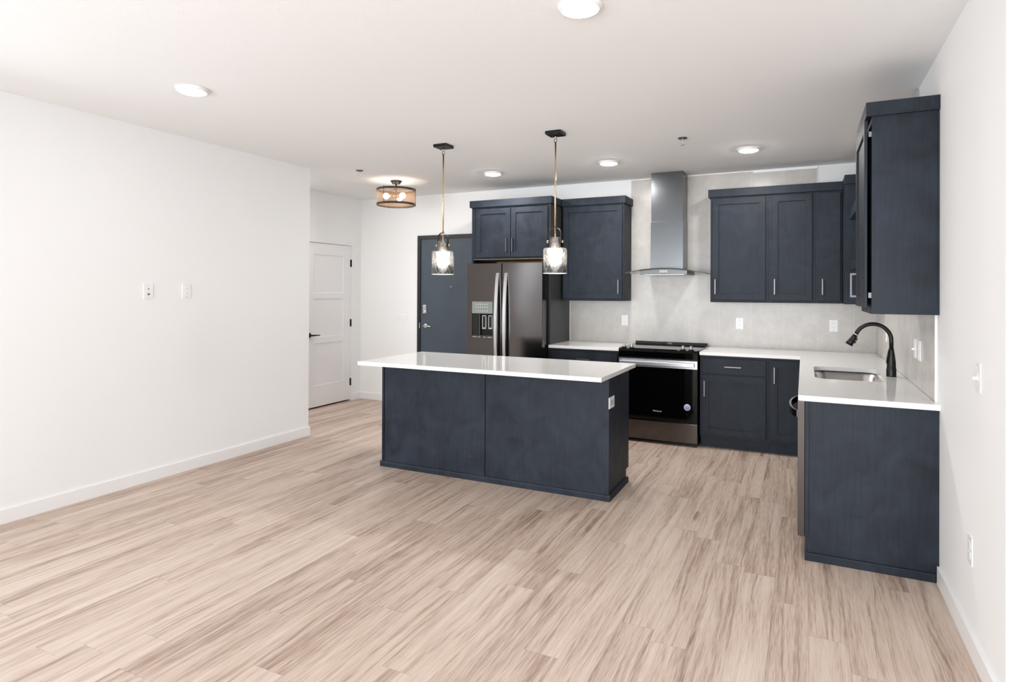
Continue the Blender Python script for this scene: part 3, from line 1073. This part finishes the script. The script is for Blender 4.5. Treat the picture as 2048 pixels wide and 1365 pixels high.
# ------------------------------------------------------------------ range
t = thing('electric_range', (-1.918, -0.35, 0), 'black slide-in electric range with steel door handle below the hood', 'range')
RX0, RX1 = -2.3005, -1.5345
B('oven_body', 'black_matte', t, RX0 + 0.004, RX1 - 0.004, -0.640, -0.02, 0.03, 0.905)
B('cooktop', 'black_glass', t, RX0 - 0.0085, RX1 + 0.0095, -0.640, -0.058, 0.9155, 0.923, 0.002)
m = MB().prism([(-0.640, 0.840), (-0.690, 0.836), (-0.694, 0.895), (-0.684, 0.918), (-0.640, 0.9235)], 'x', RX0, RX1)
m.link('control_fascia', 'black_glass', t)
bv = MB().prism([(-0.058, 0.914), (-0.052, 0.940), (-0.040, 0.947), (-0.022, 0.947), (-0.014, 0.940), (-0.012, 0.914)], 'x', RX0 + 0.01, RX1 - 0.0).link('vent_rail', 'black_gloss', t)
B('control_display', 'black_gloss', t, -2.155, -1.735, -0.672, -0.618, 0.9232, 0.9255, 0.0008)
for x in (-2.253, -2.176, -1.676, -1.600):
    kb = MB().lathe((x, -0.655, 0.921), [(0.028, 0.0), (0.028, 0.004), (0.020, 0.010), (0.017, 0.012)], 24).link('knob_skirt', 'black_gloss', t)
    MB().lathe((x, -0.655, 0.932), [(0.017, 0.0), (0.0165, 0.008), (0.013, 0.015), (0.012, 0.030), (0.010, 0.033), (0.0, 0.033)], 20).link('knob', 'handle_steel', kb)
d = B('oven_door', 'black_glass', t, RX0 + 0.002, RX1 - 0.002, -0.688, -0.642, 0.232, 0.826, 0.003)
B('handle_trim', 'stainless', d, RX0 + 0.003, RX1 - 0.003, -0.692, -0.6885, 0.746, 0.822, 0.001)
m = MB().box(RX0 + 0.02, RX1 - 0.028, -0.742, -0.722, 0.764, 0.806, 0.006)
for x in (RX0 + 0.045, RX1 - 0.055):
    m.box(x - 0.012, x + 0.012, -0.724, -0.692, 0.773, 0.797)
m.link('door_handle', 'handle_steel', d, weld=False)
st = MB().lathe((-1.630, -0.688, 0.380), [(0.0, -0.0012), (0.031, -0.0012), (0.031, 0.0)], 32, 'y').link('round_sticker', 'sticker_rim', d)
m = MB().lathe((-1.630, -0.6892, 0.380), [(0.0, -0.0006), (0.024, -0.0006), (0.024, 0.0)], 32, 'y')
m.link('sticker_print', 'sticker_blue', st)


def lettering(text, size, loc, rot, mat, parent, name):
    cu = bpy.data.curves.new('text', 'FONT')
    cu.body = text
    cu.size = size
    cu.align_x = 'CENTER'
    cu.align_y = 'CENTER'
    cu.extrude = 0.0004
    ob = bpy.data.objects.new('text', cu)
    COL.objects.link(ob)
    bpy.context.view_layer.update()
    me = bpy.data.meshes.new_from_object(ob.evaluated_get(bpy.context.evaluated_depsgraph_get()))
    bpy.data.objects.remove(ob)
    me.transform(Matrix.Translation(Vector(loc)) @ rot)
    off = Vector((0, 0, 0))
    p = parent
    while p is not None:
        off += Vector(p.location)
        p = p.parent
    me.transform(Matrix.Translation(-off))
    me.materials.clear()
    me.materials.append(MATS[mat])
    me.name = name
    o = bpy.data.objects.new(name, me)
    COL.objects.link(o)
    o.parent = parent
    return o


lettering('Whirlpool', 0.0205, (-1.916, -0.6886, 0.321), Matrix.Rotation(PI / 2, 4, 'X'), 'icon_white', d, 'maker_lettering')
B('storage_drawer', 'black_stainless', t, RX0 + 0.002, RX1 - 0.002, -0.688, -0.642, 0.038, 0.221, 0.002)
B('toe_base', 'black_matte', t, RX0 + 0.01, RX1 - 0.01, -0.60, -0.05, 0.0, 0.03)

# ------------------------------------------------------------------ range hood
t = thing('range_hood', (-1.91, -0.25, 1.66), 'chimney range hood with curved glass canopy above the range', 'range hood')
HC = -1.909
B('chimney', 'hood_steel', t, HC - 0.165, HC + 0.165, -0.292, -TT - 0.001, 1.720, 2.215, 0.0015)
B('chimney_extension', 'hood_steel', t, HC - 0.1615, HC + 0.1615, -0.2875, -TT - 0.001, 2.2155, H - 0.001, 0.0015)


def gz(x):
    u = (x - HC) / 0.40
    return 1.724 - 0.050 * min(1.25, u * u)


n = 24
GX0, GX1 = HC - 0.380, HC + 0.432
xs = [GX0 + (GX1 - GX0) * i / n for i in range(n + 1)]
m = MB().prism([(x, gz(x)) for x in xs] + [(x, gz(x) - 0.007) for x in reversed(xs)], 'y', -0.500, -0.030)
m.link('glass_canopy', 'clear_glass', t)
xb = [HC - 0.236 + 0.472 * i / 12 for i in range(13)]
m = MB().prism([(x, gz(x) - 0.0075) for x in xb] + [(HC + 0.236, 1.660), (HC - 0.236, 1.660)], 'y', -0.470, -0.030)
bd = m.link('hood_body', 'canopy_steel', t)
m = MB().prism([(x, gz(x) + 0.0008) for x in xb] + [(x, gz(x) - 0.0115) for x in reversed(xb)], 'y', -0.504, -0.5005)
m.link('canopy_edge', 'black_matte', t)
m = MB().prism([(x, gz(x) + 0.0005) for x in xs[:8]] + [(x, gz(x) - 0.0075) for x in reversed(xs[:8])], 'y', -0.5025, -0.5002)
m.link('canopy_edge', 'bronze', t)
m = MB().prism([(x, gz(x) + 0.0005) for x in xs[17:]] + [(x, gz(x) - 0.0075) for x in reversed(xs[17:])], 'y', -0.5025, -0.5002)
m.link('canopy_edge', 'bronze', t)
for k in range(5):
    x = HC - 0.032 + k * 0.016
    B('push_button', 'plastic_white', bd, x, x + 0.009, -0.474, -0.4705, 1.690, 1.700)
    B('button_legend', 'plastic_white', bd, x, x + 0.009, -0.4712, -0.4705, 1.680, 1.684)
B('grease_filter', 'stainless', t, HC - 0.20, HC + 0.20, -0.43, -0.06, 1.6575, 1.6598)

# ------------------------------------------------------------------ pendants
PXA, PXB, PY = -2.378, -3.404, -2.235


def pendant(x, y, label):
    t = thing('pendant_lamp', (x, y, H), label, 'pendant lamp', 'pendants over the island')
    B('canopy_box', 'black_matte', t, x - 0.063, x + 0.063, y - 0.063, y + 0.063, H - 0.025, H - 0.0005, 0.002)
    MB().tube([(x, y, H - 0.050), (x, y, H - 0.0255)], 0.0075, 12).link('stem_coupler', 'brass', t)
    lp = [(x + 0.012 * math.sin(2 * PI * k / 16), y, H - 0.066 + 0.018 * math.cos(2 * PI * k / 16)) for k in range(17)]
    MB().tube(lp, 0.0028, 8, caps=False).link('swivel_loop', 'gunmetal', t)
    MB().tube([(x, y, 1.862), (x, y, H - 0.078)], 0.0062, 14).link('rod', 'brass', t)
    # arched strap with two brass thumbscrews
    hw, top = 0.050, 1.982
    outs, ins = [], []
    for k in range(13):
        a = PI * k / 12
        outs.append((x + hw * math.cos(a), top - hw + hw * math.sin(a)))
        ins.append((x + (hw - 0.003) * math.cos(a), top - hw + (hw - 0.003) * math.sin(a)))
    outs = [(x + hw, 1.862)] + outs + [(x - hw, 1.862)]
    ins = [(x + hw - 0.003, 1.862)] + ins + [(x - hw + 0.003, 1.862)]
    MB().prism(outs + ins[::-1], 'y', y - 0.010, y + 0.010).link('strap', 'bronze', t)
    for k in (-1, 1):
        MB().lathe((x + k * 0.0505, y, 1.872), [(0.004, 0), (0.004, k * 0.008), (0.011, k * 0.008), (0.011, k * 0.016), (0.0, k * 0.016)], 16, 'x').link('thumbscrew', 'brass', t)
    # glass
    R, rn, zb, zs, zn = 0.0925, 0.043, 1.622, 1.822, 1.906
    prof = [(R, zb), (R, zs - 0.014), (R - 0.004, zs - 0.004), (R - 0.014, zs), (rn + 0.004, zs), (rn, zs + 0.004), (rn, zn),
            (rn - 0.003, zn), (rn - 0.003, zs + 0.003), (rn + 0.001, zs - 0.003), (R - 0.015, zs - 0.003), (R - 0.007, zs - 0.007),
            (R - 0.0035, zs - 0.015), (R - 0.0035, zb)]
    MB().lathe((x, y, 0), prof, 48, close=True).link('glass_shade', 'seeded_glass', t)
    MB().lathe((x, y, 0), [(R + 0.0006, zb), (R + 0.0006, zb + 0.004), (R - 0.0042, zb + 0.004), (R - 0.0042, zb)], 48, close=True).link('glass_rim', 'plastic_white', t)
    sk = MB().lathe((x, y, 0), [(0.0, 1.862), (0.018, 1.862), (0.020, 1.855), (0.020, 1.800), (0.016, 1.792), (0.0, 1.792)], 20).link('socket', 'brass', t)
    sk['label'] = 'brass bulb socket'
    MB().lathe((x, y, 0), [(0.012, 1.792), (0.014, 1.775), (0.024, 1.752), (0.030, 1.725), (0.028, 1.700), (0.016, 1.682), (0.0, 1.677)], 20).link('bulb', 'pendant_bulb_lit', t)
    return t


pa = pendant(PXA, PY, 'brass-rod glass pendant lamp in front of the tall wall cabinet, nearer the range')
dup(pa, (PXB, PY, H), 'brass-rod glass pendant lamp in front of the dark entry door')

# ------------------------------------------------------------------ semi-flush hallway light
FXX, FYY = -4.795, -1.016
t = thing('drum_light', (FXX, FYY, H), 'bronze drum ceiling light with mesh shade and globe bulbs near the entry', 'ceiling lamp')
MB().lathe((FXX, FYY, H), [(0.064, -0.0005), (0.064, -0.012), (0.052, -0.022), (0.046, -0.036), (0.0, -0.036)], 32).link('canopy', 'bronze', t)
MB().tube([(FXX, FYY, H - 0.035), (FXX, FYY, 2.545)], 0.0085, 12).link('stem', 'bronze', t)
RD = 0.214
for z in (2.612, 2.447):
    MB().lathe((FXX, FYY, z), [(RD + 0.003, 0), (RD + 0.003, 0.022), (RD - 0.006, 0.022), (RD - 0.006, 0)], 56, close=True).link('hoop', 'bronze', t)
MB().lathe((FXX, FYY, 0), [(RD - 0.002, 2.469), (RD - 0.002, 2.612), (RD - 0.0025, 2.612), (RD - 0.0025, 2.469)], 56, close=True).link('mesh_shade', 'wire_mesh', t)
m = MB()
for k in range(3):
    a = 0.5 + 2 * PI * k / 3
    m.tube([(FXX + (RD + 0.004) * math.cos(a), FYY + (RD + 0.004) * math.sin(a), 2.440), (FXX + (RD + 0.004) * math.cos(a), FYY + (RD + 0.004) * math.sin(a), 2.645)], 0.003, 8)
m.link('post', 'bronze', t, weld=False)
m = MB()
for k in range(3):
    a = 0.5 + 2 * PI * k / 3
    m.tube([(FXX, FYY, 2.634), (FXX + RD * math.cos(a), FYY + RD * math.sin(a), 2.630)], 0.003, 8)
m.link('spider', 'bronze', t, weld=False)
for k in range(3):
    a = 1.843 + 2 * PI * k / 3
    dx, dy = math.cos(a), math.sin(a)
    MB().tube([(FXX + dx * 0.008, FYY + dy * 0.008, 2.553), (FXX + dx * 0.075, FYY + dy * 0.075, 2.550)], 0.017, 14).link('socket', 'brass', t)
    MB().sphere((FXX + dx * 0.112, FYY + dy * 0.112, 2.549), 0.034).link('globe_bulb', 'globe_bulb_lit', t)
MB().lathe((FXX, FYY, 2.53), [(0.0, 0.0), (0.020, 0.004), (0.026, 0.016), (0.022, 0.036), (0.0, 0.044)], 20).link('hub', 'brass', t)
MB().lathe((FXX, FYY, 2.447), [(RD - 0.008, 0.003), (RD - 0.008, 0.006), (0.0, 0.006)], 48).link('bottom_disc', 'wire_mesh', t)


# ------------------------------------------------------------------ disk downlights
def downlight(x, y, label, lamp):
    t = thing('ceiling_downlight', (x, y, H), label, 'ceiling light', 'round ceiling downlights')
    MB().lathe((x, y, H), [(0.097, -0.0005), (0.096, -0.006), (0.086, -0.019), (0.080, -0.020), (0.078, -0.017), (0.078, -0.004)], 48).link('trim_ring', 'plastic_white', t)
    MB().lathe((x, y, H), [(0.0785, -0.0185), (0.070, -0.0235), (0.04, -0.0265), (0.0, -0.027)], 48).link('diffuser', lamp, t)
    return t


dd = downlight(-1.509, -4.150, 'round white downlight cut by the top edge of the picture', 'diffuser_dim')
dup(dd, (-4.050, -4.120, H), 'round white downlight over the left part of the room')
dd = downlight(-3.575, -0.985, 'round white downlight between the two pendant rods near the back wall', 'diffuser_lit')
dup(dd, (-2.318, -1.000, H), 'round white downlight just left of the range hood')
dup(dd, (-1.062, -1.030, H), 'round white downlight above the right upper cabinets')


dup(dd, (-5.690, -1.900, H), 'added fill downlight, unseen in the hallway behind the left wall')  # invented lamp, hidden from the camera, added to brighten the hall


# ------------------------------------------------------------------ sprinklers
def sprinkler(x, y, label):
    t = thing('fire_sprinkler', (x, y, H), label, 'sprinkler', 'fire sprinklers')
    MB().lathe((x, y, H), [(0.038, -0.0005), (0.036, -0.006), (0.020, -0.012), (0.012, -0.012)], 24).link('escutcheon', 'gunmetal', t)
    m = MB().tube([(x, y, H - 0.011), (x, y, H - 0.030)], 0.009, 12)
    for k in (-1, 1):
        m.tube([(x + k * 0.008, y, H - 0.028), (x + k * 0.014, y, H - 0.040), (x + k * 0.004, y, H - 0.055)], 0.0025, 8)
    m.tube([(x, y, H - 0.028), (x, y, H - 0.054)], 0.002, 8)
    m.link('frame', 'chrome', t, weld=False)
    MB().lathe((x, y, H - 0.058), [(0.0, 0.0), (0.016, 0.0), (0.017, 0.002), (0.004, 0.004)], 20).link('deflector', 'chrome', t)
    return t


sp = sprinkler(-1.513, -1.640, 'small chrome fire sprinkler on the ceiling above the range area')
dup(sp, (-4.780, -1.665, H), 'small chrome fire sprinkler on the hallway ceiling beside the drum light')


# ------------------------------------------------------------------ outlets and switches
def plate(name, face, w, u, z, label, cat, kind, wd=0.073, ht=0.117, gangs=1, group='wall plates'):
    sg = -1 if face[0] == '-' else 1
    loc = (u, w, z) if face[1] == 'y' else (w, u, z)
    t = thing(name, loc, label, cat, group)

    def bx(u0, u1, d0, d1, z0, z1, bev, nm, mat):
        a, b = w + sg * d0, w + sg * d1
        if face[1] == 'y':
            return B(nm, mat, t, u + u0, u + u1, a, b, z + z0, z + z1, bev)
        return B(nm, mat, t, a, b, u + u0, u + u1, z + z0, z + z1, bev)
    bx(-wd / 2, wd / 2, 0.0006, 0.0062, -ht / 2, ht / 2, 0.002, 'cover_plate', 'plastic_white')
    for g in range(gangs):
        o = (g - (gangs - 1) / 2) * 0.046
        if kind == 'outlet':
            for k in (-1, 1):
                zc = k * 0.0195
                bx(o - 0.017, o + 0.017, 0.0055, 0.0078, zc - 0.014, zc + 0.014, 0.0015, 'receptacle', 'plastic_white')
                for q in (-1, 1):
                    bx(o + q * 0.0065 - 0.0012, o + q * 0.0065 + 0.0012, 0.0076, 0.0081, zc - 0.002, zc + 0.007, 0, 'slot', 'slot_grey')
        elif kind == 'switch':
            bx(o - 0.0055, o + 0.0055, 0.0055, 0.0075, -0.012, 0.012, 0, 'switch_slot', 'plastic_white')
            bx(o - 0.0038, o + 0.0038, 0.007, 0.022, -0.010, 0.001, 0.0015, 'toggle', 'plastic_white')
        elif kind == 'cable':
            a = w + sg * 0.006
            c = (u, a, z - 0.022) if face[1] == 'y' else (a, u, z - 0.022)
            MB().lathe(c, [(0.007, 0), (0.007, sg * 0.004), (0.005, sg * 0.004), (0.005, sg * 0.010), (0.0, sg * 0.010)], 14, face[1]).link('cable_jack', 'jack_dark', t)
            bx(-0.007, 0.007, 0.006, 0.0075, 0.012, 0.024, 0, 'data_port', 'slot_grey')
        for k in (-1, 1):
            c = (u + o, w + sg * 0.006, z + k * ht * 0.41) if face[1] == 'y' else (w + sg * 0.006, u + o, z + k * ht * 0.41)
            MB().lathe(c, [(0.003, 0), (0.003, sg * 0.0008), (0.0, sg * 0.0008)], 10, face[1]).link('screw', 'slot_grey', t)
    return t


plate('outlet', '-y', -TT, -2.421, 1.165, 'white outlet on the backsplash left of the range', 'outlet', 'outlet')
plate('outlet', '-y', -TT, -1.222, 1.164, 'white outlet on the backsplash right of the range', 'outlet', 'outlet')
plate('outlet', '-y', -TT, -0.369, 1.163, 'white outlet on the backsplash close to the faucet spout', 'outlet', 'outlet')
plate('outlet', '-x', -TT, -0.800, 1.140, 'white outlet on the right wall tile half hidden behind the faucet', 'outlet', 'outlet')
plate('light_switch', '-x', -TT, -2.232, 1.145, 'white toggle switch on the glossy tile right of the faucet', 'switch', 'switch', 0.085)
plate('outlet', '-x', -TT, -2.385, 1.143, 'white outlet on the glossy tile next to the toggle switch', 'outlet', 'outlet', 0.085)
plate('light_switch', '-x', 0, -3.675, 1.150, 'white toggle switch on the plain right wall', 'switch', 'switch', 0.085)
plate('outlet', '-x', 0, -3.550, 0.418, 'white outlet low on the right wall above the baseboard', 'outlet', 'outlet', 0.075)
plate('cable_plate', '+x', XL, -3.643, 1.469, 'white cable plate with black jack on the left wall', 'wall plate', 'cable', 0.075)
plate('outlet', '+x', XL, -3.320, 1.470, 'white outlet on the left wall beside the cable plate', 'outlet', 'outlet', 0.075)
plate('light_switch', '-y', 0, -5.437, 1.148, 'white three-gang switch plate left of the dark entry door', 'switch', 'switch', 0.165, gangs=3)
